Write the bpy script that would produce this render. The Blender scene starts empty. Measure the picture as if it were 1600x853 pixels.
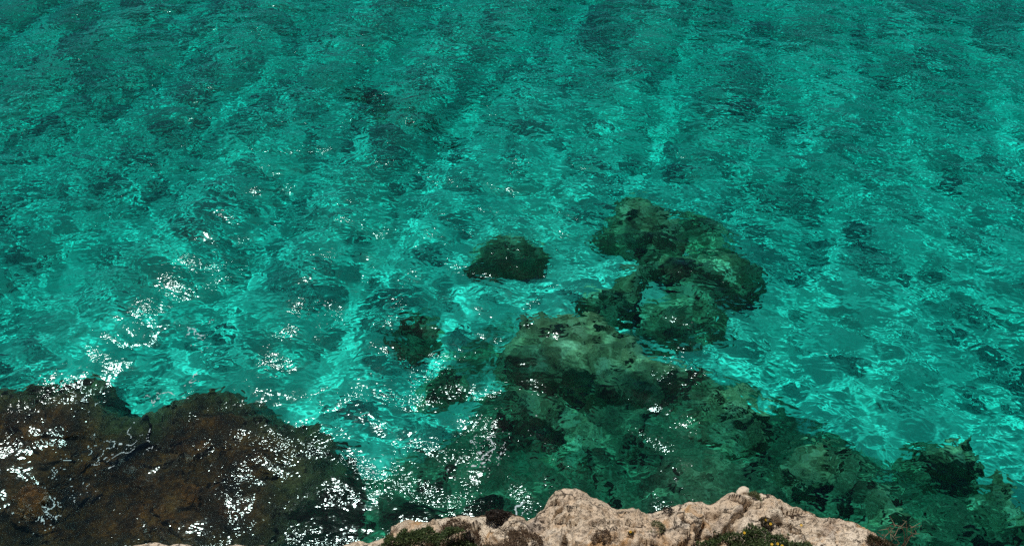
import bpy, bmesh, math, random
import numpy as np
from mathutils import Vector, Matrix
from mathutils.bvhtree import BVHTree

sc = bpy.context.scene
COL = sc.collection
rad = math.radians

# ---------------------------------------------------------------- camera
W_PX, H_PX = 1600.0, 853.0
HFOV = rad(65.0)
PITCH = rad(45.0)
CAM = Vector((0.0, 0.0, 14.0))
cam_data = bpy.data.cameras.new('camera')
cam = bpy.data.objects.new('camera', cam_data)
COL.objects.link(cam)
cam.location = CAM
cam.rotation_euler = (rad(90) - PITCH, 0, 0)
cam_data.angle = HFOV
cam_data.clip_start = 0.1
cam_data.clip_end = 3000
sc.camera = cam

# ---------------------------------------------------------------- sky, sun, exposure
SUN_EL, SUN_AZ = rad(66.0), rad(-24.0)          # azimuth measured from +Y, negative = left
world = bpy.data.worlds.new('World')
sc.world = world
world.use_nodes = True
wn = world.node_tree
sky = wn.nodes.new('ShaderNodeTexSky')
sky.sky_type = 'NISHITA'
sky.sun_disc = False
sky.sun_elevation = SUN_EL
sky.sun_rotation = SUN_AZ
bg = wn.nodes['Background']
bg.inputs['Strength'].default_value = 0.055
wn.links.new(sky.outputs[0], bg.inputs['Color'])

sun_data = bpy.data.lights.new('sun', 'SUN')
sun_data.energy = 4.6
sun_data.angle = rad(0.5)
sun_data.color = (1.0, 0.96, 0.90)
sun = bpy.data.objects.new('sun', sun_data)
COL.objects.link(sun)
sun_dir = Vector((math.sin(SUN_AZ) * math.cos(SUN_EL), math.cos(SUN_AZ) * math.cos(SUN_EL), math.sin(SUN_EL)))
sun.rotation_euler = sun_dir.to_track_quat('Z', 'Y').to_euler()
sun.location = (0, 0, 40)
sun_data.cycles.is_caustics_light = True

sc.view_settings.view_transform = 'Standard'
sc.view_settings.look = 'None'
sc.view_settings.gamma = 1.0
sc.view_settings.exposure = 0.0
cy = sc.cycles
cy.use_denoising = False
cy.max_bounces = 8
cy.diffuse_bounces = 2
cy.glossy_bounces = 3
cy.transmission_bounces = 6
cy.volume_bounces = 0
cy.transparent_max_bounces = 8
cy.caustics_refractive = True
cy.caustics_reflective = False
cy.sample_clamp_direct = 14.0
cy.sample_clamp_indirect = 3.0
cy.blur_glossy = 0.0

rng = np.random.default_rng(11)
rnd = random.Random(5)

# ---------------------------------------------------------------- helpers: photograph planning
F_PX = (W_PX / 2) / math.tan(HFOV / 2)

def ray(px, py):
    c = Vector(((px - W_PX / 2) / F_PX, -(py - H_PX / 2) / F_PX, -1.0))
    c.rotate(cam.rotation_euler)
    return c.normalized()

def at(px, py, z):
    d = ray(px, py)
    return CAM + d * ((z - CAM.z) / d.z)

def at_under(px, py, z):
    d = ray(px, py)
    p = CAM + d * (-CAM.z / d.z)
    eta = 1 / 1.33
    ci = -d.z
    ct = math.sqrt(1 - eta * eta * (1 - ci * ci))
    t = d * eta + Vector((0, 0, 1)) * (eta * ci - ct)
    return p + t * (z / t.z)

# ---------------------------------------------------------------- helpers: noise
def _hash(ix, iy, iz, seed):
    h = (ix.astype(np.int64) * 374761393 + iy.astype(np.int64) * 668265263 + iz.astype(np.int64) * 2147483647 + seed * 1274126177) & 0xFFFFFFFF
    h = ((h ^ (h >> 13)) * 1274126177) & 0xFFFFFFFF
    h = ((h ^ (h >> 16)) * 2246822519) & 0xFFFFFFFF
    return ((h ^ (h >> 15)) & 0xFFFF) / 65535.0

def vnoise(x, y, z, seed=0):
    x, y, z = np.broadcast_arrays(np.asarray(x, float), np.asarray(y, float), np.asarray(z, float))
    ix, iy, iz = np.floor(x), np.floor(y), np.floor(z)
    fx, fy, fz = x - ix, y - iy, z - iz
    u, v, w = [f * f * f * (f * (f * 6 - 15) + 10) for f in (fx, fy, fz)]
    ix, iy, iz = ix.astype(np.int64), iy.astype(np.int64), iz.astype(np.int64)
    r = 0
    for dz in (0, 1):
        for dy in (0, 1):
            for dx in (0, 1):
                wgt = (u if dx else 1 - u) * (v if dy else 1 - v) * (w if dz else 1 - w)
                r = r + wgt * _hash(ix + dx, iy + dy, iz + dz, seed)
    return r * 2 - 1

def fbm(x, y, z, octv=4, seed=0, gain=0.5):
    r, a, f = 0, 1.0, 1.0
    for o in range(octv):
        # rotate each octave a little so that the lattice does not show
        c, s = math.cos(0.7 * o + 0.4), math.sin(0.7 * o + 0.4)
        r = r + a * vnoise((x * c - y * s) * f, (x * s + y * c) * f, z * f, seed + 17 * o)
        a *= gain
        f *= 2.03
    return r

def ridged(x, y, z, octv=4, seed=0, gain=0.5):
    r, a, f = 0, 1.0, 1.0
    for o in range(octv):
        c, s = math.cos(0.9 * o + 0.2), math.sin(0.9 * o + 0.2)
        r = r + a * (1 - 2 * np.abs(vnoise((x * c - y * s) * f, (x * s + y * c) * f, z * f, seed + 13 * o)))
        a *= gain
        f *= 2.07
    return r

def blocks(x, y, scale, seed=0):
    """tilted facets: nearest cell's own plane, the way fractured limestone breaks"""
    X, Y = x * scale, y * scale
    ix, iy = np.floor(X).astype(np.int64), np.floor(Y).astype(np.int64)
    best = np.full(X.shape, 1e9); h = np.zeros(X.shape); z0 = np.zeros_like(ix)
    for dy in (-1, 0, 1):
        for dx in (-1, 0, 1):
            cx, cy_ = ix + dx, iy + dy
            px = cx + _hash(cx, cy_, z0, seed); py = cy_ + _hash(cx, cy_, z0, seed + 1)
            d = (X - px) ** 2 + (Y - py) ** 2
            hh = (_hash(cx, cy_, z0, seed + 2) - .5) + 1.1 * (_hash(cx, cy_, z0, seed + 3) - .5) * (X - px) + 1.1 * (_hash(cx, cy_, z0, seed + 4) - .5) * (Y - py)
            m = d < best
            best = np.where(m, d, best); h = np.where(m, hh, h)
    return h

def sstep(a, b, x):
    t = np.clip((x - a) / (b - a), 0, 1)
    return t * t * (3 - 2 * t)

def poly_sd(px, py, poly):
    """signed distance to a polygon, positive inside"""
    P = np.asarray(poly, float)
    d2 = np.full(px.shape, 1e18)
    inside = np.zeros(px.shape, bool)
    n = len(P)
    for i in range(n):
        a, b = P[i], P[(i + 1) % n]
        e = b - a
        wx, wy = px - a[0], py - a[1]
        t = np.clip((wx * e[0] + wy * e[1]) / (e @ e + 1e-12), 0, 1)
        d2 = np.minimum(d2, (wx - t * e[0]) ** 2 + (wy - t * e[1]) ** 2)
        cond = (a[1] > py) != (b[1] > py)
        xi = a[0] + (py - a[1]) / (e[1] if abs(e[1]) > 1e-12 else 1e-12) * e[0]
        inside ^= cond & (px < xi)
    d = np.sqrt(d2)
    return np.where(inside, d, -d)

# ---------------------------------------------------------------- helpers: objects
def tag(o, label=None, cat=None, group=None, kind=None):
    if label: o['label'] = label
    if cat: o['category'] = cat
    if group: o['group'] = group
    if kind: o['kind'] = kind
    return o

def mesh_obj(name, co, faces, mat, parent=None, smooth=True):
    """faces: (n,3) or (n,4) int array"""
    me = bpy.data.meshes.new(name)
    co = np.ascontiguousarray(co, dtype=np.float32).reshape(-1, 3)
    faces = np.ascontiguousarray(faces, dtype=np.int32)
    k = faces.shape[1]
    me.vertices.add(len(co))
    me.vertices.foreach_set('co', co.ravel())
    me.loops.add(faces.size)
    me.loops.foreach_set('vertex_index', faces.ravel())
    me.polygons.add(len(faces))
    me.polygons.foreach_set('loop_start', np.arange(0, faces.size, k, dtype=np.int32))
    me.polygons.foreach_set('use_smooth', np.full(len(faces), smooth, dtype=bool))
    me.update()
    me.materials.append(mat)
    o = bpy.data.objects.new(name, me)
    COL.objects.link(o)
    if parent: o.parent = parent
    return o

def grid_faces(ny, nx):
    i = np.arange(nx * ny).reshape(ny, nx)
    return np.stack([i[:-1, :-1], i[:-1, 1:], i[1:, 1:], i[1:, :-1]], -1).reshape(-1, 4)

def compact(co, faces):
    used = np.unique(faces)
    remap = np.full(len(co), -1)
    remap[used] = np.arange(len(used))
    return co[used], remap[faces], used

def attr(o, name, values):
    a = o.data.attributes.new(name, 'FLOAT', 'POINT')
    a.data.foreach_set('value', np.ascontiguousarray(values, dtype=np.float32).ravel())

def empty(name, loc):
    o = bpy.data.objects.new(name, None)
    COL.objects.link(o)
    o.location = loc
    o.empty_display_size = 0.1
    return o

def axis(lo, hi, step, far_lo, far_hi, grow=1.18):
    a = list(np.arange(lo, hi + 1e-6, step))
    s, v = step, a[-1]
    while v < far_hi:
        s *= grow; v += s; a.append(v)
    s, v, b = step, a[0], []
    while v > far_lo:
        s *= grow; v -= s; b.append(v)
    return np.array(b[::-1] + a)

# ---------------------------------------------------------------- helpers: materials
class NT:
    def __init__(self, name):
        self.m = bpy.data.materials.new(name)
        self.m.use_nodes = True
        self.t = self.m.node_tree
        self.t.nodes.clear()
        self.out = self.t.nodes.new('ShaderNodeOutputMaterial')
    def n(self, kind, **kw):
        nd = self.t.nodes.new('ShaderNode' + kind)
        for k, v in kw.items():
            if k in ('ins',):
                for kk, vv in v.items():
                    if hasattr(vv, 'is_linked') or isinstance(vv, bpy.types.NodeSocket):
                        self.t.links.new(vv, nd.inputs[kk])
                    else:
                        nd.inputs[kk].default_value = vv
            else:
                setattr(nd, k, v)
        return nd
    def link(self, a, b): self.t.links.new(a, b)
    def coord(self, scale=(1, 1, 1), rot=0.0):
        g = self.n('NewGeometry')
        mp = self.n('Mapping', ins={'Vector': g.outputs['Position'], 'Scale': scale, 'Rotation': (0, 0, rot)})
        return mp.outputs[0]
    def noise(self, vec, scale, detail=3, rough=0.55, dist=0.0):
        return self.n('TexNoise', ins={'Vector': vec, 'Scale': scale, 'Detail': detail, 'Roughness': rough, 'Distortion': dist}).outputs[0]
    def ramp(self, fac, stops):
        r = self.n('ValToRGB', ins={'Fac': fac})
        cr = r.color_ramp
        while len(cr.elements) < len(stops): cr.elements.new(0.5)
        for e, (p, c) in zip(cr.elements, stops):
            e.position = p
            e.color = (*c, 1) if len(c) == 3 else c
        return r.outputs[0]
    def mix(self, fac, a, b, mode='MIX'):
        nd = self.n('Mix', data_type='RGBA', blend_type=mode)
        for s, v in ((nd.inputs[0], fac), (nd.inputs[6], a), (nd.inputs[7], b)):
            if isinstance(v, bpy.types.NodeSocket): self.link(v, s)
            elif isinstance(v, (int, float)): s.default_value = v
            else: s.default_value = (*v, 1)
        return nd.outputs[2]
    def math(self, op, a, b=0.0):
        nd = self.n('Math', operation=op)
        for s, v in ((nd.inputs[0], a), (nd.inputs[1], b)):
            if isinstance(v, bpy.types.NodeSocket): self.link(v, s)
            else: s.default_value = v
        return nd.outputs[0]
    def attr(self, name):
        return self.n('Attribute', attribute_name=name).outputs['Fac']
    def bump(self, h, dist, strength=1.0, normal=None):
        b = self.n('Bump', ins={'Height': h, 'Distance': dist, 'Strength': strength})
        if normal is not None: self.link(normal, b.inputs['Normal'])
        return b.outputs[0]
    def surf(self, color, rough=0.8, normal=None, spec=0.3, **ins):
        p = self.n('BsdfPrincipled')
        for s, v in (('Base Color', color), ('Roughness', rough)):
            if isinstance(v, bpy.types.NodeSocket): self.link(v, p.inputs[s])
            else: p.inputs[s].default_value = (*v, 1) if isinstance(v, tuple) else v
        p.inputs['Specular IOR Level'].default_value = spec
        for k, v in ins.items(): p.inputs[k.replace('_', ' ')].default_value = v
        if normal is not None: self.link(normal, p.inputs['Normal'])
        self.link(p.outputs[0], self.out.inputs['Surface'])
        return self.m

def mat_water():
    t = NT('sea_water')
    v1 = t.coord((1.0, 1.3, 1.0), rad(-10))
    r1 = t.noise(v1, 2.3, 2.0, 0.5, 0.4)
    v2 = t.coord((1.0, 1.3, 1.0), rad(14))
    r2 = t.noise(v2, 5.0, 1.0, 0.45, 0.3)
    gust = t.ramp(t.noise(t.coord((1.0, 1.6, 1.0), rad(20)), 0.55, 3, 0.6), [(0.42, (0.2, 0.2, 0.2)), (0.68, (1, 1, 1))])
    n1 = t.bump(r1, 0.06)
    n2 = t.bump(r2, 0.015, 1.0, n1)
    v3 = t.coord((1.0, 1.9, 1.0), rad(14))
    n3 = t.bump(t.math('MULTIPLY', t.noise(v3, 9.0, 1.5, 0.5, 0.3), gust), 0.0185, 1.0, t.bump(r1, 0.028))
    refr = t.n('BsdfRefraction', ins={'IOR': 1.33, 'Roughness': 0.0, 'Color': (1, 1, 1, 1), 'Normal': n2})
    glo = t.n('BsdfGlossy', ins={'Roughness': 0.05, 'Color': (1, 1, 1, 1), 'Normal': n3})
    fr = t.n('Fresnel', ins={'IOR': 1.33, 'Normal': n2})
    mx = t.n('MixShader')
    t.link(fr.outputs[0], mx.inputs[0])
    t.link(refr.outputs[0], mx.inputs[1])
    t.link(glo.outputs[0], mx.inputs[2])
    t.link(mx.outputs[0], t.out.inputs['Surface'])
    return t.m

def mat_depth():
    t = NT('water_depth')
    a = t.n('VolumeAbsorption', ins={'Color': (0.0, 0.918, 0.902, 1), 'Density': 0.80})
    t.link(a.outputs[0], t.out.inputs['Volume'])
    return t.m

def mat_sand():
    t = NT('seabed_sand')
    v = t.coord()
    big = t.noise(v, 0.35, 4, 0.6)
    mid = t.noise(v, 1.6, 5, 0.6)
    fine = t.noise(v, 9, 4, 0.6)
    c = t.ramp(mid, [(0.3, (0.47, 0.45, 0.39)), (0.7, (0.65, 0.63, 0.55))])
    c = t.mix(t.ramp(big, [(0.42, (0, 0, 0)), (0.62, (1, 1, 1))]), c, (0.49, 0.50, 0.42))
    alg = t.ramp(fine, [(0.32, (0.035, 0.045, 0.022)), (0.52, (0.13, 0.14, 0.075)), (0.75, (0.29, 0.29, 0.18))])
    edge = t.math('ADD', t.attr('algae'), t.math('MULTIPLY', t.math('SUBTRACT', mid, 0.5), 1.5))
    k = t.ramp(edge, [(0.42, (0, 0, 0)), (0.62, (1, 1, 1))])
    c = t.mix(k, c, alg)
    return t.surf(c, 0.9, t.bump(fine, 0.05), 0.1)

def mat_boulder():
    t = NT('algae_rock')
    v = t.coord()
    a = t.noise(v, 1.7, 7, 0.66, 0.5)
    b = t.noise(v, 5.0, 5, 0.65)
    c = t.ramp(a, [(0.33, (0.07, 0.062, 0.03)), (0.45, (0.28, 0.24, 0.115)), (0.55, (0.46, 0.40, 0.23)), (0.70, (0.64, 0.57, 0.40))])
    c = t.mix(t.ramp(b, [(0.35, (0, 0, 0)), (0.62, (1, 1, 1))]), t.mix(0.45, c, (0.02, 0.022, 0.010)), c)
    return t.surf(c, 0.85, t.bump(b, 0.08), 0.15)

def mat_reef():
    t = NT('brown_algae_reef')
    v = t.coord()
    a = t.noise(v, 1.0, 8, 0.7, 0.4)
    b = t.noise(v, 8.0, 7, 0.75)
    c = t.ramp(a, [(0.36, (0.016, 0.008, 0.003)), (0.46, (0.085, 0.031, 0.007)), (0.57, (0.21, 0.078, 0.016)), (0.75, (0.30, 0.14, 0.035))])
    g = t.ramp(a, [(0.30, (0.03, 0.034, 0.014)), (0.5, (0.12, 0.12, 0.045)), (0.75, (0.27, 0.25, 0.11))])
    c = t.mix(t.ramp(t.noise(v, 3.5, 5, 0.7), [(0.4, (0, 0, 0)), (0.56, (1, 1, 1))]), t.mix(0.7, c, (0.012, 0.007, 0.004)), c)
    c = t.mix(t.attr('green'), c, g)
    c = t.mix(t.ramp(b, [(0.36, (0, 0, 0)), (0.58, (1, 1, 1))]), t.mix(0.85, c, (0.006, 0.004, 0.003)), c)
    return t.surf(c, 0.25, t.bump(b, 0.12), 0.5)

def mat_cliff():
    t = NT('limestone')
    v = t.coord()
    a = t.noise(v, 1.8, 7, 0.68, 0.4)
    b = t.noise(v, 9.0, 8, 0.75)
    f = t.noise(v, 38.0, 5, 0.75)
    c = t.ramp(a, [(0.32, (0.48, 0.36, 0.245)), (0.47, (0.72, 0.575, 0.42)), (0.60, (0.84, 0.72, 0.56))])
    rust = t.ramp(t.noise(v, 3.3, 6, 0.68, 0.8), [(0.53, (0, 0, 0)), (0.64, (0.85, 0.85, 0.85))])
    c = t.mix(rust, c, (0.50, 0.275, 0.10))
    grey = t.ramp(t.noise(v, 5.1, 7, 0.75, 0.3), [(0.54, (0, 0, 0)), (0.64, (0.55, 0.55, 0.55))])
    c = t.mix(grey, c, (0.30, 0.26, 0.235))
    pits = t.ramp(b, [(0.34, (1, 1, 1)), (0.43, (0, 0, 0))])
    c = t.mix(t.math('MULTIPLY', pits, 0.7), c, (0.085, 0.06, 0.04))
    spk = t.ramp(f, [(0.34, (1, 1, 1)), (0.45, (0, 0, 0))])
    c = t.mix(t.math('MULTIPLY', spk, 0.4), c, (0.11, 0.08, 0.055))
    lich = t.ramp(t.noise(v, 14.0, 5, 0.7), [(0.64, (0, 0, 0)), (0.70, (0.9, 0.9, 0.9))])
    c = t.mix(lich, c, (0.07, 0.055, 0.045))
    wv = t.mix(0.22, v, t.n('TexNoise', ins={'Vector': v, 'Scale': 3.5, 'Detail': 6, 'Roughness': 0.65}).outputs[1])
    cracks = None
    for scl, wd, off in ((2.6, 0.022, 0.0), (4.1, 0.022, 3.0)):
        vv = t.n('Mapping', ins={'Vector': wv, 'Location': (off, off * .7, 0), 'Scale': (0.8, 1.5, 1.0), 'Rotation': (0, 0, rad(20))}).outputs[0]
        vor = t.n('TexVoronoi', feature='DISTANCE_TO_EDGE', ins={'Vector': vv, 'Scale': scl}).outputs['Distance']
        k = t.ramp(vor, [(0.0, (1, 1, 1)), (wd, (0, 0, 0))])
        k = t.math('MULTIPLY', k, t.ramp(t.noise(v, 2.2, 3, 0.6, off), [(0.48, (0, 0, 0)), (0.56, (1, 1, 1))]))
        cracks = k if cracks is None else t.math('MAXIMUM', cracks, k)
    c = t.mix(cracks, c, (0.055, 0.04, 0.03))
    h = t.math('ADD', t.math('MULTIPLY', b, 1.0), t.math('MULTIPLY', f, 0.5))
    h = t.math('SUBTRACT', h, t.math('ADD', t.math('MULTIPLY', cracks, 0.6), t.math('MULTIPLY', spk, 0.25)))
    return t.surf(c, 0.92, t.bump(h, 0.05), 0.15)

def mat_leaf(name, dark, mid, light, rough=0.5):
    t = NT(name)
    isl = t.n('NewGeometry').outputs['Random Per Island']
    c = t.ramp(isl, [(0.0, dark), (0.45, mid), (1.0, light)])
    return t.surf(c, rough, None, 0.3)

def mat_flat(name, col, rough=0.7):
    t = NT(name)
    v = t.coord()
    c = t.mix(t.noise(v, 40, 2), tuple(x * 0.75 for x in col), tuple(min(1, x * 1.2) for x in col))
    return t.surf(c, rough, None, 0.3)

M_WATER, M_DEPTH, M_SAND, M_BOULDER, M_REEF, M_CLIFF = mat_water(), mat_depth(), mat_sand(), mat_boulder(), mat_reef(), mat_cliff()
M_FOAM = mat_flat('foam', (0.40, 0.37, 0.39), 0.6)

# ================================================================ the sea: wave field
NF, LF = 1024, 64.0
kk = np.fft.fftfreq(NF, LF / NF) * 2 * np.pi
KX, KY = np.meshgrid(kk, kk)
KK = np.hypot(KX, KY) + 1e-6
LAM = 2 * np.pi / KK
TH = np.arctan2(KY, KX)

def wave_field(lmin, lmax, deg, spread, slope):
    band = np.exp(-((np.log(LAM) - 0.5 * np.log(lmin * lmax)) / (0.5 * np.log(lmax / lmin))) ** 2)
    dd = np.abs(np.cos(TH - rad(deg))) ** spread
    S = band * dd / KK ** 2
    h = np.fft.ifft2(S * np.exp(2j * np.pi * rng.random((NF, NF)))).real
    gy, gx = np.gradient(h, LF / NF)
    return h * slope / np.sqrt((gx ** 2 + gy ** 2).mean())

WH = wave_field(1.5, 6.0, -18, 14, 0.07) + wave_field(0.5, 1.4, 72, 2, 0.072)

def wave_z(x, y):
    fx = (np.asarray(x, float) + 32) / LF * NF
    fy = np.asarray(y, float) / LF * NF
    ix, iy = np.floor(fx).astype(int), np.floor(fy).astype(int)
    u, v = fx - ix, fy - iy
    g = lambda a, b: WH[b % NF, a % NF]
    return (g(ix, iy) * (1 - u) + g(ix + 1, iy) * u) * (1 - v) + (g(ix, iy + 1) * (1 - u) + g(ix + 1, iy + 1) * u) * v

ax_x = axis(-22, 22, 0.05, -420, 420)
ax_y = axis(3.0, 39, 0.05, -60, 900)
GX, GY = np.meshgrid(ax_x, ax_y)
fade = (1 - sstep(30, 60, np.abs(GX))) * (1 - sstep(50, 80, GY))
GZ = wave_z(GX, GY) * fade
WAVE_MAX = float(GZ.max())
print('wave max', WAVE_MAX, 'verts', GX.size)
sea = mesh_obj('sea', np.stack([GX, GY, GZ], -1), grid_faces(*GX.shape), M_WATER)
tag(sea, kind='structure')
sea.cycles.is_caustics_caster = True

def receiver(o):
    o.cycles.is_caustics_receiver = True
    return o

# the body of the water, which soaks up red light with depth
zt, zb = WAVE_MAX + 0.03, -9.0
bx = [(x, y, z) for z in (zb, zt) for y in (-58.0, 890.0) for x in (-410.0, 410.0)]
bf = [(0, 2, 3, 1), (4, 5, 7, 6), (0, 1, 5, 4), (2, 6, 7, 3), (0, 4, 6, 2), (1, 3, 7, 5)]
body = mesh_obj('sea_depth', np.array(bx), np.array(bf), M_DEPTH, smooth=False)
tag(body, kind='structure')

# ================================================================ seabed
MOUNDS = [(*at_under(1050, 410, -3)[:2], 2.6, 1.0), (*at_under(900, 545, -3)[:2], 2.8, 0.9), (*at_under(795, 390, -3.5)[:2], 1.3, 0.6)]
def bed_z(x, y):
    x = np.asarray(x, float); y = np.asarray(y, float)
    return -4.1 - 1.3 * sstep(15, 38, y) - 0.9 * sstep(2, 18, -x) * sstep(13, 26, y) + 1.2 * (1 - sstep(5, 13, y)) + 0.22 * fbm(x * 0.25, y * 0.25, 0, 3, 3) + sum(a * np.exp(-((x - mx) ** 2 + (y - my) ** 2) / r ** 2) for mx, my, r, a in MOUNDS)

def plan(px_poly, z):
    return [tuple(at_under(a, b, z)[:2]) for a, b in px_poly]

bxs = axis(-24, 24, 0.08, -420, 420)
bys = axis(3, 34, 0.08, -60, 900)
BX, BY = np.meshgrid(bxs, bys)
BZ = bed_z(BX, BY) + 0.04 * fbm(BX * 1.2, BY * 1.2, 0.3, 3, 5) * (np.hypot(BX, BY - 15) < 60)
algae_zone = plan([(480, 900), (520, 800), (570, 735), (640, 700), (700, 660), (760, 590), (880, 600), (1050, 580), (1180, 590), (1300, 650),
                   (1420, 720), (1540, 780), (1640, 820), (1640, 960)], -3.4)
sd = poly_sd(BX, BY, algae_zone)
alg = sstep(-0.8, 1.2, sd) * 0.95
bwx, bwy = BX + 0.4 * fbm(BX * 0.8, BY * 0.8, 0, 4, 31), BY + 0.4 * fbm(BX * 0.8 + 5, BY * 0.8, 0, 4, 32)
BZ += sstep(-0.3, 1.6, sd) * (0.75 + 0.9 * blocks(bwx * 0.7, bwy, 0.8, 33) + 0.4 * blocks(bwx * 0.7, bwy, 2.0, 35) + 0.35 * fbm(BX * 0.6, BY * 0.6, 0, 4, 36))
seabed = receiver(mesh_obj('seabed', np.stack([BX, BY, BZ], -1), grid_faces(*BX.shape), M_SAND))
tag(seabed, kind='structure')
for cxp, cyp, r in ((1080, 470, 1.6), (800, 400, 1.2), (640, 520, 1.0), (760, 560, 1.5)):
    p = at_under(cxp, cyp, -4)
    alg = np.maximum(alg, 0.6 * np.exp(-((BX - p.x) ** 2 + (BY - p.y) ** 2) / r ** 2))
for cxp, cyp, r in ((545, 150, 1.8), (600, 185, 1.4), (680, 215, 1.1), (515, 120, 1.2)):
    p = at_under(cxp, cyp, -4.6)
    alg = np.maximum(alg, 0.5 * np.exp(-((BX - p.x) ** 2 + (BY - p.y) ** 2) / r ** 2))
attr(seabed, 'algae', alg)

# ================================================================ submerged boulders
def lump(name, px_poly, ztop, zplan, label, cat, mat, seed, edge=0.5, res=0.05, rough=0.22, tilt=(0, 0), group=None, wob=0.26, zbase=None, off=0.08):
    poly = plan(px_poly, zplan)
    P = np.array(poly)
    lo, hi = P.min(0) - 1.2, P.max(0) + 1.2
    xs, ys = np.arange(lo[0], hi[0], res), np.arange(lo[1], hi[1], res)
    X, Y = np.meshgrid(xs, ys)
    d = poly_sd(X, Y, poly) + wob * fbm(X * 0.9, Y * 0.9, 1.7, 4, seed) + off
    base = bed_z(X, Y) if zbase is None else np.full_like(X, zbase)
    g = np.clip(d / (edge * 0.95), 0, None)
    prof = np.tanh(g) * 0.8 + 0.2 * np.tanh(g * 0.28)
    cx, cyy = P.mean(0)
    top = ztop + tilt[0] * (X - cx) + tilt[1] * (Y - cyy)
    wx, wy = X + 0.25 * fbm(X * 1.1, Y * 1.1, 0.4, 4, seed + 5), Y + 0.25 * fbm(X * 1.1 + 5, Y * 1.1, 0.4, 4, seed + 6)
    sa = rad(-14)                                   # strike of the beds
    u, v = wx * math.cos(sa) + wy * math.sin(sa), -wx * math.sin(sa) + wy * math.cos(sa)
    rel = 0.5 * ridged(u * 0.4, v * 0.9, 0.5, 5, seed + 3, 0.55) + 0.35 * fbm(X * 1.9, Y * 1.9, 0.2, 4, seed + 9)
    rel += 2.2 * blocks(u * 0.55, v, 0.9, seed + 50) + 1.0 * blocks(u * 0.6, v, 2.2, seed + 55) + 0.4 * blocks(u, v, 5.5, seed + 58)
    bed = (v * 1.5 + 0.5 * fbm(u * 0.4, v * 0.4, 0, 3, seed + 30)) % 1.0
    Z = base + (top - base) * prof + rough * (rel + 0.9 * (bed - 0.5)) * np.tanh(g * 1.5)
    Z = np.where(d < 0, base + d * 2.2, Z)
    Z += 0.05 * fbm(X * 5, Y * 5, 0.9, 3, seed + 21)
    co = np.stack([X, Y, Z], -1).reshape(-1, 3)
    # sideways push so that the flanks overhang and break up
    co[:, 0] += 0.16 * fbm(co[:, 0] * 1.3, co[:, 1] * 1.3, co[:, 2] * 1.3, 4, seed + 40)
    co[:, 1] += 0.16 * fbm(co[:, 0] * 1.3 + 9, co[:, 1] * 1.3, co[:, 2] * 1.3, 4, seed + 41)
    f = grid_faces(*X.shape)
    keep = (Z > base - 0.7).ravel()[f].all(1)
    co, f, used = compact(co, f[keep])
    c0 = Vector((float(cx), float(cyy), float(base.mean())))
    o = receiver(mesh_obj(name, co - np.array(c0), f, mat))
    o.location = c0
    tag(o, label, cat, group)
    return o, co

G = 'boulders under the clear water'
# far group
lump('boulder', [(935, 338), (945, 310), (975, 290), (1022, 288), (1050, 312), (1066, 345), (1080, 385), (1060, 402), (1005, 404), (985, 376), (940, 356)],
     -1.6, -2.2, 'mottled green submerged boulder farthest from the cliff, heading the central rock group', 'boulder', M_BOULDER, 101, 0.7, group=G, tilt=(0, 0.15))
lump('boulder', [(1008, 412), (1060, 398), (1130, 394), (1188, 404), (1176, 428), (1150, 446), (1110, 444), (1060, 440), (1015, 430)],
     -2.1, -2.6, 'dark submerged boulder with a shadowed near edge, right arm of the central rock group', 'boulder', M_BOULDER, 102, 0.5, group=G, tilt=(0, 0.12))
lump('boulder', [(1056, 322), (1100, 312), (1140, 335), (1172, 385), (1120, 398), (1085, 372)],
     -2.7, -2.9, 'pale low submerged boulder fading into the sand, top right of the central rock group', 'boulder', M_BOULDER, 115, 0.7, rough=0.15, group=G)
lump('boulder', [(985, 492), (1020, 452), (1075, 446), (1120, 462), (1130, 490), (1105, 520), (1050, 522), (1005, 512)],
     -2.3, -2.7, 'deep dark submerged boulder filling the gap between the upper rocks and the long pale slab', 'boulder', M_BOULDER, 116, 0.7, rough=0.16, group=G)
lump('boulder', [(900, 470), (935, 435), (965, 408), (1010, 410), (1020, 440), (1002, 480), (965, 490), (930, 475)],
     -1.8, -2.4, 'narrow dark green submerged boulder slanting down to the long pale slab', 'boulder', M_BOULDER, 103, 0.5, group=G, tilt=(0.1, 0.1))
lump('boulder', [(745, 385), (765, 360), (800, 358), (838, 378), (850, 392), (830, 402), (790, 406), (752, 400)],
     -2.0, -2.6, 'lone rounded submerged boulder with black shaded underside, left of the central rock group', 'boulder', M_BOULDER, 104, 0.45, group=G, tilt=(0, 0.1))
lump('boulder', [(590, 502), (612, 484), (650, 488), (684, 496), (672, 514), (645, 530), (615, 520)],
     -2.8, -3.1, 'small dim submerged boulder standing alone in the turquoise water, leftmost of the sunken ones', 'boulder', M_BOULDER, 105, 0.45, group=G)
lump('boulder', [(636, 618), (655, 580), (690, 548), (728, 560), (730, 588), (695, 622), (655, 632)],
     -2.6, -3.0, 'low pale green submerged boulder nearly level with the sand around it', 'boulder', M_BOULDER, 106, 0.6, group=G)
lump('boulder', [(778, 520), (815, 494), (900, 480), (985, 502), (1040, 545), (1125, 556), (1165, 590), (1080, 612), (990, 616), (940, 600), (870, 588), (815, 562), (785, 545)],
     -1.2, -1.8, 'long pale layered submerged slab in the middle of the rocks', 'boulder', M_BOULDER, 107, 0.45, rough=0.12, group=G, tilt=(-0.03, 0.13), wob=0.15)
lump('boulder', [(745, 600), (800, 585), (870, 612), (930, 640), (965, 680), (920, 706), (850, 690), (790, 660)],
     -2.1, -2.7, 'murky green submerged boulder on the shore side of the long pale slab', 'boulder', M_BOULDER, 108, 0.6, group=G)
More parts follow.
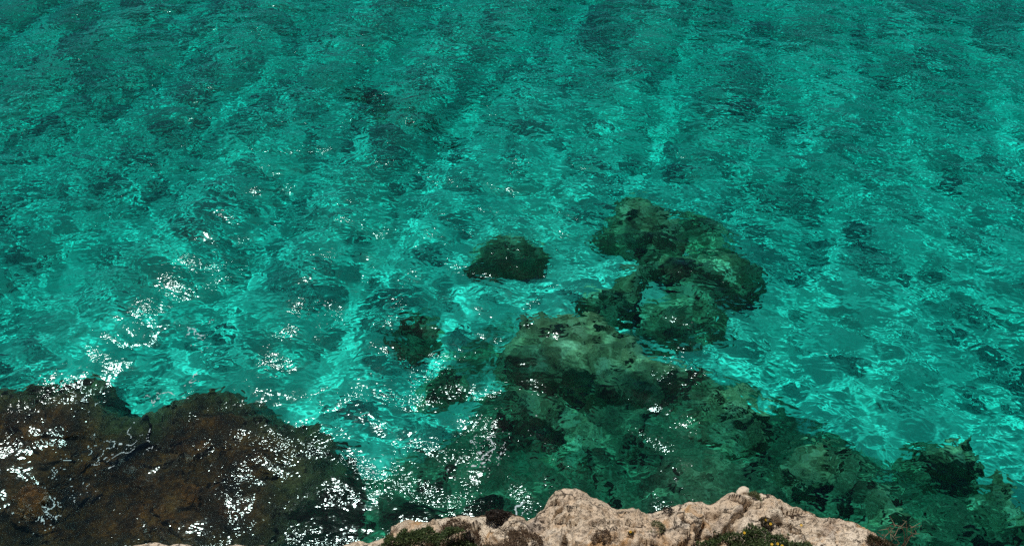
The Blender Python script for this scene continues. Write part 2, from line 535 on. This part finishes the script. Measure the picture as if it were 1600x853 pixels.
lump('boulder', [(1055, 600), (1110, 582), (1180, 592), (1225, 622), (1235, 665), (1190, 700), (1120, 695), (1070, 650)],
     -1.7, -2.3, 'broad dark submerged boulder right of the slab, black in its hollows', 'boulder', M_BOULDER, 109, 0.6, group=G, tilt=(0, 0.15))
lump('boulder', [(1195, 712), (1225, 660), (1285, 648), (1335, 690), (1330, 745), (1275, 780), (1215, 762)],
     -1.4, -2.0, 'pale topped submerged boulder just off the right end of the limestone ledge', 'boulder', M_BOULDER, 110, 0.6, group=G, tilt=(0, 0.18))
lump('boulder', [(1440, 695), (1475, 658), (1525, 668), (1550, 708), (1540, 745), (1500, 752), (1455, 735)],
     -1.5, -2.1, 'rounded mottled submerged boulder near the right edge of the picture', 'boulder', M_BOULDER, 111, 0.5, group=G, tilt=(0, 0.15))
lump('boulder', [(1500, 762), (1555, 735), (1600, 775), (1640, 815), (1600, 838), (1540, 806)],
     -2.0, -2.6, 'flat dark submerged boulder at the lower right edge of the picture', 'boulder', M_BOULDER, 112, 0.6, group=G)
lump('boulder', [(1335, 735), (1395, 735), (1440, 785), (1475, 830), (1470, 870), (1400, 880), (1345, 820)],
     -1.7, -2.3, 'dusky green submerged boulder behind the dry stalks right of the ledge', 'boulder', M_BOULDER, 113, 0.7, group=G)
lump('boulder', [(1000, 640), (1060, 665), (1100, 700), (1090, 735), (1010, 730), (960, 700)],
     -2.4, -2.9, 'low green submerged boulder between the long slab and the limestone ledge', 'boulder', M_BOULDER, 114, 0.6, group=G)

# brown reef, its back awash
reef_px = [(-120, 615), (0, 582), (60, 576), (108, 566), (150, 582), (190, 612), (214, 634), (250, 606), (282, 566), (304, 556), (342, 568), (400, 592), (450, 622), (505, 642),
           (528, 668), (530, 720), (500, 790), (450, 880), (300, 930), (-150, 930)]
reef, rco = lump('reef', reef_px, -0.26, -0.25, 'brown algae covered reef awash at the lower left, streaked with foam', 'reef', M_REEF, 201, 0.4, res=0.035, rough=0.13, wob=0.42, off=0.22)
cr = np.array(plan([(545, 700), (500, 670), (430, 760), (470, 860), (560, 860)], -0.3))
gsd = poly_sd(rco[:, 0], rco[:, 1], cr)
edge_d = poly_sd(rco[:, 0], rco[:, 1], plan(reef_px, -0.25))
attr(reef, 'green', np.clip(np.maximum(sstep(-0.8, 0.8, gsd), 1 - sstep(0.1, 1.3, edge_d)), 0, 1))

# ================================================================ seagrass on the far sand
gp = plan([(480, 180), (490, 120), (540, 100), (620, 130), (700, 190), (740, 220), (640, 230), (540, 205)], -4.2)
P = np.array(gp)
vs, fs = [], []
while len(fs) < 1600:
    x = rnd.uniform(P[:, 0].min(), P[:, 0].max()); y = rnd.uniform(P[:, 1].min(), P[:, 1].max())
    den = float(fbm(np.array(x * 0.6), np.array(y * 0.6), 0, 3, 77))
    if float(poly_sd(np.array([x]), np.array([y]), gp)[0]) < 0.1 or den < 0.1: continue
    z = float(bed_z(x, y)); h = rnd.uniform(0.12, 0.35); a = rnd.uniform(0, math.pi); w = 0.025
    lx, ly = rnd.gauss(0, 0.18), rnd.gauss(0, 0.18)
    dx, dy = math.cos(a) * w, math.sin(a) * w
    i = len(vs)
    vs += [(x - dx, y - dy, z - .05), (x + dx, y + dy, z - .05), (x + dx + lx * .4, y + dy + ly * .4, z + h * .6), (x - dx + lx * .4, y - dy + ly * .4, z + h * .6), (x + lx, y + ly, z + h)]
    fs += [(i, i + 1, i + 2, i + 3), (i + 3, i + 2, i + 4, i + 4)]
fs4 = [f for f in fs if f[2] != f[3]]
me_f = np.array([f for f in fs4])
seagrass = receiver(mesh_obj('seagrass', np.array(vs), me_f, mat_leaf('seagrass_blade', (0.05, 0.07, 0.03), (0.10, 0.13, 0.06), (0.16, 0.19, 0.09)), smooth=False))
tag(seagrass, 'faint dark patch of seagrass on the far sandy bottom', 'seagrass', kind='stuff')

# ================================================================ limestone cliff under the camera
Z_LIP = 9.2
lip_px = [(-700, 930), (-300, 905), (0, 872), (130, 853), (160, 850), (215, 848), (262, 850), (285, 847), (305, 853), (345, 850), (405, 848), (425, 855), (470, 862), (520, 858),
          (545, 849), (590, 840), (612, 835), (618, 818), (636, 808), (660, 811), (690, 813), (716, 804), (745, 799), (775, 797), (800, 795), (818, 800), (823, 806), (850, 793),
          (858, 778), (868, 764), (885, 759), (900, 764), (924, 776), (940, 783), (958, 792), (990, 790), (1006, 800), (1018, 802), (1048, 789), (1080, 782), (1112, 778), (1130, 772), (1146, 765),
          (1175, 767), (1202, 771), (1230, 783), (1258, 793), (1285, 804), (1312, 808), (1332, 810), (1352, 820), (1374, 836), (1386, 848), (1400, 862), (1500, 890), (1800, 950), (2300, 1000)]
lip = np.array([tuple(at(a, b, Z_LIP)[:2]) for a, b in lip_px])
seg = np.r_[0, np.cumsum(np.hypot(*np.diff(lip, axis=0).T))]
s_axis = axis(seg[3], seg[-5], 0.009, seg[0] - 14, seg[-1] + 14, 1.10)
def lip_at(s):
    x = np.interp(s, seg, lip[:, 0]); y = np.interp(s, seg, lip[:, 1])
    x = np.where(s < 0, lip[0, 0] + s, np.where(s > seg[-1], lip[-1, 0] + (s - seg[-1]), x))
    return x, y
LX, LY = lip_at(s_axis)
jag = 0.022 * fbm(s_axis * 7, 0 * s_axis, 0.3, 4, 51)
# profile: u = metres back from the lip (negative: down the wall)
u_axis = np.r_[-np.array([14.2, 11, 9.5, 8, 6.5, 5, 3.8, 2.8, 2.0, 1.4, 0.95, 0.65, 0.45, 0.32, 0.24, 0.18, 0.13, 0.095, 0.07, 0.05, 0.035, 0.024, 0.015, 0.007]),
               np.arange(0, 0.9, 0.009), 0.9 + np.cumsum(0.009 * 1.12 ** np.arange(1, 54))]
S, U = np.meshgrid(s_axis, u_axis)
XX = np.broadcast_to(LX, S.shape).copy()
YY = np.broadcast_to(LY + jag, S.shape).copy()
back = np.clip(U, 0, None)
down = np.clip(-U, 0, None)
# ledge behind the lip: pulled straight towards the land, its plan outline easing to a straight line
ys = np.interp(LX, [-60, -6, 0, 6, 60], [2.05, 2.05, 2.3, 2.1, 2.05])
ease = sstep(0.3, 1.6, back)
YY = (YY - back) * (1 - ease) + (ys - back) * ease
ZZ = Z_LIP + 0.10 * sstep(0.0, 0.3, back) + 0.9 * sstep(0.6, 1.4, back) * (back - 0.6) + 0.55 * np.clip(back - 1.4, 0, 1.8) + 0.03 * back
ZZ -= 0.035 * np.exp(-back / 0.03)
ZZ -= down
YY -= 0.04 * sstep(0, 0.5, down) + 0.15 * sstep(0.5, 8, down)
big = ridged(XX * 1.1, YY * 1.1, ZZ * 1.1, 4, 61)
med = fbm(XX * 4.2, YY * 4.2, ZZ * 4.2, 5, 62, 0.55)
pit = ridged(XX * 9, YY * 9, ZZ * 9, 4, 63, 0.6)
top_w = sstep(0.0, 0.12, back)
bxx, byy = XX + 0.06 * fbm(XX * 5, YY * 5, 0, 4, 81), YY + 0.06 * fbm(XX * 5 + 3, YY * 5, 0, 4, 82)
blk = 0.15 * blocks(bxx, byy * 1.3, 2.3, 83) + 0.085 * blocks(bxx, byy, 6.0, 87) + 0.022 * blocks(bxx, byy, 15.0, 88)
ZZ += top_w * (0.045 * big + 0.025 * med + 0.022 * pit + blk) + (1 - top_w) * (U >= 0) * 0.03 * med
wall_w = sstep(0.02, 0.4, down)
YY += wall_w * np.minimum(0.0, 0.35 * big * sstep(0.3, 3, down) + 0.12 * med - 0.12)
# dark cleft running back from the lip, and a few steps in the bedding
def cleft(p0, p1, depth, w):
    a = np.array(at(*p0, Z_LIP + .1)[:2]); b = np.array(at(*p1, Z_LIP + .1)[:2]); e = b - a
    x = XX + 0.05 * fbm(XX * 6, YY * 6, 0, 3, 71); y = YY + 0.05 * fbm(XX * 6 + 4, YY * 6, 0, 3, 72)
    t = np.clip(((x - a[0]) * e[0] + (y - a[1]) * e[1]) / (e @ e), 0, 1)
    d = np.hypot(x - a[0] - t * e[0], y - a[1] - t * e[1])
    return -depth * np.exp(-(d / w) ** 2) * (U >= 0)
ZZ += cleft((1168, 775), (1150, 822), 0.10, 0.03) + cleft((1150, 822), (1095, 836), 0.08, 0.025)
ZZ += cleft((1215, 808), (1290, 832), 0.06, 0.02) + cleft((1060, 812), (1095, 836), 0.07, 0.02) + cleft((868, 800), (905, 786), 0.06, 0.02) + cleft((940, 792), (948, 806), 0.08, 0.02)
cliff_co = np.stack([XX, YY, ZZ], -1).reshape(-1, 3)
cliff_f = grid_faces(*XX.shape)
cliff = mesh_obj('cliff', cliff_co, cliff_f, M_CLIFF)
tag(cliff, kind='structure')
print('cliff verts', XX.size)
keep = ((U > -0.3) & (U < 2.5) & (np.abs(XX) < 7)).ravel()[cliff_f].all(1)
bc, bfc, _ = compact(cliff_co, cliff_f[keep])
bvh = BVHTree.FromPolygons([Vector(c) for c in bc], [tuple(map(int, f)) for f in bfc])
def on_ledge(px, py):
    h = bvh.ray_cast(CAM, ray(px, py))
    return (h[0], h[1]) if h[0] is not None else (at(px, py, Z_LIP), Vector((0, 0, 1)))
def drop(x, y):
    h = bvh.ray_cast(Vector((x, y, 13.0)), Vector((0, 0, -1)))
    return h[0]

# ================================================================ plants on the ledge
LEAF_GREEN = mat_leaf('leaf_green', (0.012, 0.022, 0.008), (0.032, 0.055, 0.018), (0.075, 0.11, 0.035))
LEAF_DRY = mat_leaf('leaf_dry', (0.03, 0.018, 0.012), (0.09, 0.055, 0.035), (0.17, 0.12, 0.07))
LEAF_DARK = mat_leaf('leaf_dark', (0.006, 0.005, 0.004), (0.018, 0.013, 0.010), (0.045, 0.03, 0.022))
LEAF_RED = mat_leaf('leaf_red', (0.012, 0.018, 0.008), (0.030, 0.038, 0.015), (0.10, 0.05, 0.03))
LEAF_GREY = mat_leaf('leaf_grey', (0.03, 0.035, 0.015), (0.07, 0.085, 0.035), (0.14, 0.15, 0.07))
STEM = mat_flat('stem', (0.10, 0.065, 0.04))
STEM_PALE = mat_flat('stem_pale', (0.24, 0.18, 0.12))
PETAL = mat_flat('petal_yellow', (0.62, 0.38, 0.02), 0.5)

def leaf_mesh(points, length, width, up=0.9, out=0.9, centre=None):
    """spindle shaped succulent leaves, each six triangles round an axis"""
    vs, fs = [], []
    for p in points:
        a = rnd.uniform(0, 2 * math.pi)
        if centre is not None and rnd.random() < 0.6:
            v = Vector((p.x - centre.x, p.y - centre.y, 0)); a = math.atan2(v.y, v.x) + rnd.gauss(0, 0.8)
        d = Vector((math.cos(a) * out, math.sin(a) * out, up * rnd.uniform(0.1, 1.2))).normalized()
        L = length * rnd.uniform(0.6, 1.3); w = width * rnd.uniform(0.7, 1.2)
        s = d.cross(Vector((rnd.gauss(0, 1), rnd.gauss(0, 1), rnd.gauss(0, 1)))).normalized()
        t = d.cross(s)
        m = p + d * L * 0.55
        i = len(vs)
        vs += [p, m + s * w, m - s * w * .5 + t * w * .87, m - s * w * .5 - t * w * .87, p + d * L]
        for k in range(3):
            j, l = 1 + k, 1 + (k + 1) % 3
            fs += [(i, i + l, i + j), (i + 4, i + j, i + l)]
    return np.array([tuple(v) for v in vs]), np.array(fs)

def stem_mesh(lines, r):
    vs, fs = [], []
    for pts in lines:
        base = len(vs)
        for q, p in enumerate(pts):
            rr = r * (1 - 0.75 * q / max(1, len(pts) - 1))
            d = (pts[min(q + 1, len(pts) - 1)] - pts[max(q - 1, 0)]).normalized()
            s = d.cross(Vector((0.3, 0.9, 0.2))).normalized(); t = d.cross(s)
            for k in range(4):
                a = k * math.pi / 2
                vs.append(tuple(p + s * math.cos(a) * rr + t * math.sin(a) * rr))
        for q in range(len(pts) - 1):
            for k in range(4):
                a, b = base + q * 4 + k, base + q * 4 + (k + 1) % 4
                fs.append((a, b, b + 4, a + 4))
    return np.array(vs), np.array(fs)

def flower(parent, loc, c, r=0.016):
    vs, fs = [], []
    n = Vector((rnd.uniform(-.3, .3), rnd.uniform(-.6, -.1), 1)).normalized()
    s = n.cross(Vector((1, 0, 0))).normalized(); t = n.cross(s)
    npet = 9
    for k in range(npet):
        a = 2 * math.pi * k / npet; b = 0.9 * math.pi / npet
        i = len(vs)
        e = lambda ang, q, hh: tuple(c + (s * math.cos(ang) + t * math.sin(ang)) * q + n * hh)
        vs += [e(a, r * .15, 0.0), e(a - b, r * .7, 0.003), e(a, r, 0.001), e(a + b, r * .7, 0.003)]
        fs.append((i, i + 1, i + 2, i + 3))
    i = len(vs)
    for k in range(8):
        a = 2 * math.pi * k / 8
        vs.append(tuple(c + (s * math.cos(a) + t * math.sin(a)) * r * .3 + n * 0.004))
    fs += [(i, i + 1, i + 2, i + 3), (i, i + 3, i + 4, i + 5), (i, i + 5, i + 6, i + 7)]
    return mesh_obj('flower', np.array(vs) - np.array(loc), np.array(fs), PETAL, parent, smooth=False)

def mat_plant(name, label, cat, poly, height, n_leaf, leaf_mat, ll=0.02, lw=0.0035, n_stem=60, stem_mat=STEM, flowers=(), seed=0, spiky=0.3, group=None, gaps=-0.15):
    """a cushion of leaves spread over a patch of the ledge given by its photographed outline"""
    ctr_px = (sum(p[0] for p in poly) / len(poly), sum(p[1] for p in poly) / len(poly))
    loc, _ = on_ledge(*ctr_px)
    root = empty(name, loc)
    tag(root, label, cat, group)
    # the outline shows the crown; aim at a plane half way up it
    P = [at(a, b, loc.z + height * 0.5) for a, b in poly]
    PA = np.array([tuple(p[:2]) for p in P])
    lo, hi = PA.min(0), PA.max(0)
    span = min(hi - lo)
    N = n_leaf * 6
    xs = rng.uniform(lo[0], hi[0], N); ys_ = rng.uniform(lo[1], hi[1], N)
    d = poly_sd(xs, ys_, PA) + 0.05 * fbm(xs * 9, ys_ * 9, 0, 3, seed)
    den = fbm(xs * 6, ys_ * 6, 0.5, 3, seed + 5)
    ok = np.where((d > 0) & (den > gaps))[0][:n_leaf]
    pts = []
    for i in ok:
        g = drop(xs[i], ys_[i])
        if g is None: continue
        hh = height * min(1.0, 0.25 + d[i] / (0.3 * span)) * (0.75 + 0.5 * den[i])
        pts.append(Vector((xs[i], ys_[i], g.z + max(0.0, hh) * rnd.uniform(0.15, 1.0) ** 0.6)))
    v, f = leaf_mesh(pts, ll, lw, 1.1, 0.7, loc)
    mesh_obj('leaves', v - np.array(loc), f, leaf_mat, root, smooth=False)
    lines = []
    for k in range(n_stem):
        if not pts: break
        tp = rnd.choice(pts)
        g = drop(tp.x + rnd.gauss(0, .03), tp.y + rnd.gauss(0, .03))
        if g is None: continue
        tip = tp + Vector((rnd.gauss(0, .012), rnd.gauss(0, .012), rnd.uniform(0, spiky) * height))
        g.z -= 0.01
        mid = (g + tip) / 2 + Vector((rnd.gauss(0, .012), rnd.gauss(0, .012), 0))
        lines.append([g, mid, tip])
    if len(lines) > 70:
        v, f = stem_mesh(lines, 0.0022)
        mesh_obj('stems', v - np.array(loc), f, stem_mat, root, smooth=False)
    for (fx, fy) in flowers:
        g, _ = on_ledge(fx, fy)
        c = at(fx, fy, g.z + height * 0.9)
        flower(root, loc, c, 0.0095)
    return root

GP = 'plants growing on the limestone ledge'
mat_plant('succulent_shrub', 'dark green succulent mat spreading along the bottom edge, left end of the limestone ledge', 'plant',
          [(556, 872), (562, 845), (600, 831), (640, 820), (690, 813), (735, 826), (760, 850), (765, 880), (640, 885)], 0.14, 11000, LEAF_GREEN, seed=1, group=GP, gaps=-0.7)
mat_plant('dry_shrub', 'brown dry twiggy shrub between the dark green mat and the pale rock', 'plant',
          [(690, 825), (706, 808), (735, 812), (780, 812), (820, 826), (850, 846), (850, 885), (760, 890), (740, 840)], 0.12, 7000, LEAF_DRY, 0.018, 0.0025, 220, STEM_PALE, seed=2, spiky=0.6, group=GP, gaps=-0.35)
mat_plant('withered_shrub', 'small round blackened shrub at the lip of the ledge above the foam', 'plant',
          [(760, 806), (766, 796), (780, 789), (794, 790), (797, 800), (788, 812), (775, 818), (763, 816)], 0.12, 2600, LEAF_DARK, 0.014, 0.003, 60, seed=3, group=GP, gaps=-1)
mat_plant('succulent_shrub', 'green cushion of fleshy leaves with yellow daisies, bottom edge right of the middle', 'plant',
          [(1092, 870), (1098, 836), (1135, 824), (1170, 827), (1200, 824), (1238, 836), (1268, 850), (1262, 885), (1150, 890)], 0.10, 8000, LEAF_GREEN, seed=4, gaps=-0.6,
          flowers=((1163, 832), (1206, 850), (1215, 849), (1222, 852)), group=GP)
mat_plant('rock_daisy', 'sparse weed with two yellow daisies in a crack above the green cushion', 'plant',
          [(1185, 812), (1200, 806), (1225, 815), (1240, 824), (1215, 834), (1192, 830)], 0.04, 420, LEAF_RED, 0.016, 0.0028, 40, seed=5,
          flowers=((1196, 812), (1204, 818), (1252, 820)), group=GP, gaps=0.0)
mat_plant('grass_tuft', 'wispy olive tuft growing in the cleft below the pale pebble', 'plant',
          [(1152, 776), (1165, 770), (1188, 766), (1184, 778), (1176, 800), (1164, 802), (1156, 790)], 0.05, 520, LEAF_GREY, 0.024, 0.0018, 60, STEM_PALE, seed=6, group=GP, gaps=-0.1)
mat_plant('small_weed', 'small dark weed perched at the lip between the two rock humps', 'plant',
          [(1036, 806), (1038, 793), (1046, 790), (1050, 800), (1048, 812)], 0.06, 260, LEAF_DARK, 0.014, 0.0026, 16, seed=7, group=GP)
mat_plant('small_weed', 'low olive weed in a hollow of the rock, nearest the middle of the ledge', 'plant',
          [(1012, 822), (1018, 812), (1032, 812), (1038, 822), (1028, 832), (1016, 832)], 0.04, 380, LEAF_GREY, 0.014, 0.0026, 20, seed=8, group=GP)
mat_plant('small_weed', 'brown dried weed in the rock right of the dry shrub', 'plant',
          [(922, 834), (930, 824), (946, 826), (954, 836), (942, 846), (926, 846)], 0.04, 420, LEAF_DRY, 0.014, 0.0024, 26, seed=9, group=GP)
mat_plant('small_weed', 'reddish weed with one yellow daisy under the low rock wall', 'plant',
          [(976, 836), (984, 826), (994, 828), (994, 840), (982, 848)], 0.035, 220, LEAF_RED, 0.014, 0.0026, 12, seed=10, flowers=((985, 830),), group=GP)
mat_plant('succulent_shrub', 'dark reddish green shrub at the right end of the limestone ledge', 'plant',
          [(1350, 872), (1360, 850), (1390, 844), (1430, 843), (1465, 852), (1490, 866), (1480, 890), (1380, 890)], 0.07, 6000, LEAF_RED, seed=12, group=GP, gaps=-0.6)

# dry stalks standing behind the right shrub
def stalks(base_px, tips_px, label):
    b, _ = on_ledge(*base_px)
    root = empty('dry_stalk', b)
    tag(root, label, 'dry stalks', GP)
    for (tx, ty) in tips_px:
        tip = at(tx, ty, b.z + 0.22)
        m = b.lerp(tip, 0.5) + Vector((rnd.gauss(0, .02), rnd.gauss(0, .02), 0.02))
        v, f = stem_mesh([[b + Vector((rnd.gauss(0, .02), 0, -0.02)), m, tip]], 0.0035)
        st = mesh_obj('stem', v - np.array(b), f, STEM_PALE, root, smooth=False)
        for k in range(5):
            q = m.lerp(tip, rnd.uniform(0.1, 1.0))
            e = q + Vector((rnd.gauss(0, .035), rnd.gauss(0, .025), rnd.uniform(0.01, .05)))
            v, f = stem_mesh([[q, q.lerp(e, .5), e]], 0.0022)
            mesh_obj('twig', v - np.array(b), f, STEM_PALE, st, smooth=False)
stalks((1392, 856), [(1384, 822), (1392, 828), (1402, 818), (1376, 834)], 'pale dry branching stalks at the left side of the reddish shrub')
stalks((1412, 858), [(1406, 818), (1416, 814), (1424, 822), (1432, 832)], 'pale dry branching stalks over the middle of the reddish shrub')

# pale pebble at the head of the cleft
def pebble(px, py, r, label, mat):
    p, _ = on_ledge(px, py)
    bm = bmesh.new()
    bmesh.ops.create_icosphere(bm, subdivisions=4, radius=1)
    for v in bm.verts:
        n = float(fbm(v.co.x * 1.3, v.co.y * 1.3, v.co.z * 1.3, 3, 91))
        v.co = v.co * (1 + 0.22 * n)
        v.co = Vector((v.co.x * r * 1.25, v.co.y * r, v.co.z * r * 0.75))
    me = bpy.data.meshes.new('pebble'); bm.to_mesh(me); bm.free()
    for q in me.polygons: q.use_smooth = True
    me.materials.append(mat)
    o = bpy.data.objects.new('pebble', me); COL.objects.link(o)
    o.location = p + Vector((0, 0, r * 0.5)); o.rotation_euler = (0.2, 0.1, 0.4)
    tag(o, label, 'stone')
pebble(1160, 771, 0.035, 'smooth pale pebble lodged at the head of the cleft in the ledge', mat_flat('pebble_stone', (0.50, 0.42, 0.32), 0.85))

# ================================================================ foam drifting on the water
def foam_patch(lines, width, seed, thr):
    pts = np.array([tuple(at(a, b, 0)[:2]) for l in lines for a, b in l])
    lo, hi = pts.min(0) - 1.0, pts.max(0) + 1.0
    res = 0.015
    X, Y = np.meshgrid(np.arange(lo[0], hi[0], res), np.arange(lo[1], hi[1], res))
    wx = X + 0.30 * fbm(X * 1.1, Y * 1.1, 0, 4, seed); wy = Y + 0.30 * fbm(X * 1.1 + 7, Y * 1.1, 0, 4, seed + 1)
    best = np.full(X.shape, 9.0)
    for l in lines:
        q = [np.array(at(a, b, 0)[:2]) for a, b in l]
        for a, b in zip(q[:-1], q[1:]):
            e = b - a
            t = np.clip(((wx - a[0]) * e[0] + (wy - a[1]) * e[1]) / (e @ e), 0, 1)
            best = np.minimum(best, np.hypot(wx - a[0] - t * e[0], wy - a[1] - t * e[1]))
    near = np.clip(1 - best / width, 0, 1)
    lump_ = fbm(X * 0.8, Y * 0.8, 0.1, 2, seed + 8)
    wgt = near * (0.7 + 0.7 * lump_) + 0.25 * fbm(X * 3.0, Y * 3.0, 0.5, 3, seed + 12)
    mask = np.full(X.shape, -1.0)
    for sc_, wd, k in ((1.5, 0.034, 2), (3.2, 0.022, 5)):          # froth threads of an even width, metres
        n = fbm(wx * sc_, wy * sc_, 0.3 * k, 4, seed + k, 0.55)
        gy, gx = np.gradient(n, res)
        mask = np.maximum(mask, wgt * wd * thr * 9 - np.abs(n) / (np.hypot(gx, gy) + 0.4))
    mask = mask * 30 + 0.10 * fbm(X * 16, Y * 16, 0, 3, seed + 4)
    mask = mask - 0.22 * np.clip(fbm(X * 9, Y * 9, 0.2, 3, seed + 9, 0.65), 0, 1)
    f = grid_faces(*X.shape)
    keep = ((mask > 0.0) & (near > 0)).ravel()[f].all(1)
    Z = wave_z(X, Y) + 0.012 + 0.006 * np.clip(mask, 0, 0.5)
    co, f, _ = compact(np.stack([X, Y, Z], -1).reshape(-1, 3), f[keep])
    return co, f
parts = [
    foam_patch([[(110, 605), (118, 625), (150, 640)], [(150, 625), (215, 650), (195, 690), (150, 700), (110, 735), (60, 760), (30, 800)],
                [(240, 660), (215, 700), (160, 720)], [(150, 730), (118, 735), (110, 770)], [(190, 665), (180, 705)], [(20, 650), (45, 665), (10, 690)], [(140, 690), (90, 760), (40, 810)]], 0.9, 301, 0.05),
    foam_patch([[(705, 712), (745, 722), (770, 705), (800, 695), (830, 690)], [(750, 680), (775, 700)], [(790, 690), (800, 715)]], 0.8, 305, 0.055),
    foam_patch([[(800, 770), (815, 790), (835, 800)], [(610, 720), (600, 735)]], 0.6, 309, 0.065),
    foam_patch([[(290, 560), (310, 540), (305, 500)], [(250, 620), (300, 590)], [(480, 500), (500, 480)]], 0.5, 313, 0.07),
]
off, co_all, f_all = 0, [], []
for c, f in parts:
    co_all.append(c); f_all.append(f + off); off += len(c)
foam = mesh_obj('sea_foam', np.concatenate(co_all), np.concatenate(f_all), M_FOAM)
tag(foam, 'white lacy foam drifting over the brown reef and off the ledge', 'foam', kind='stuff')
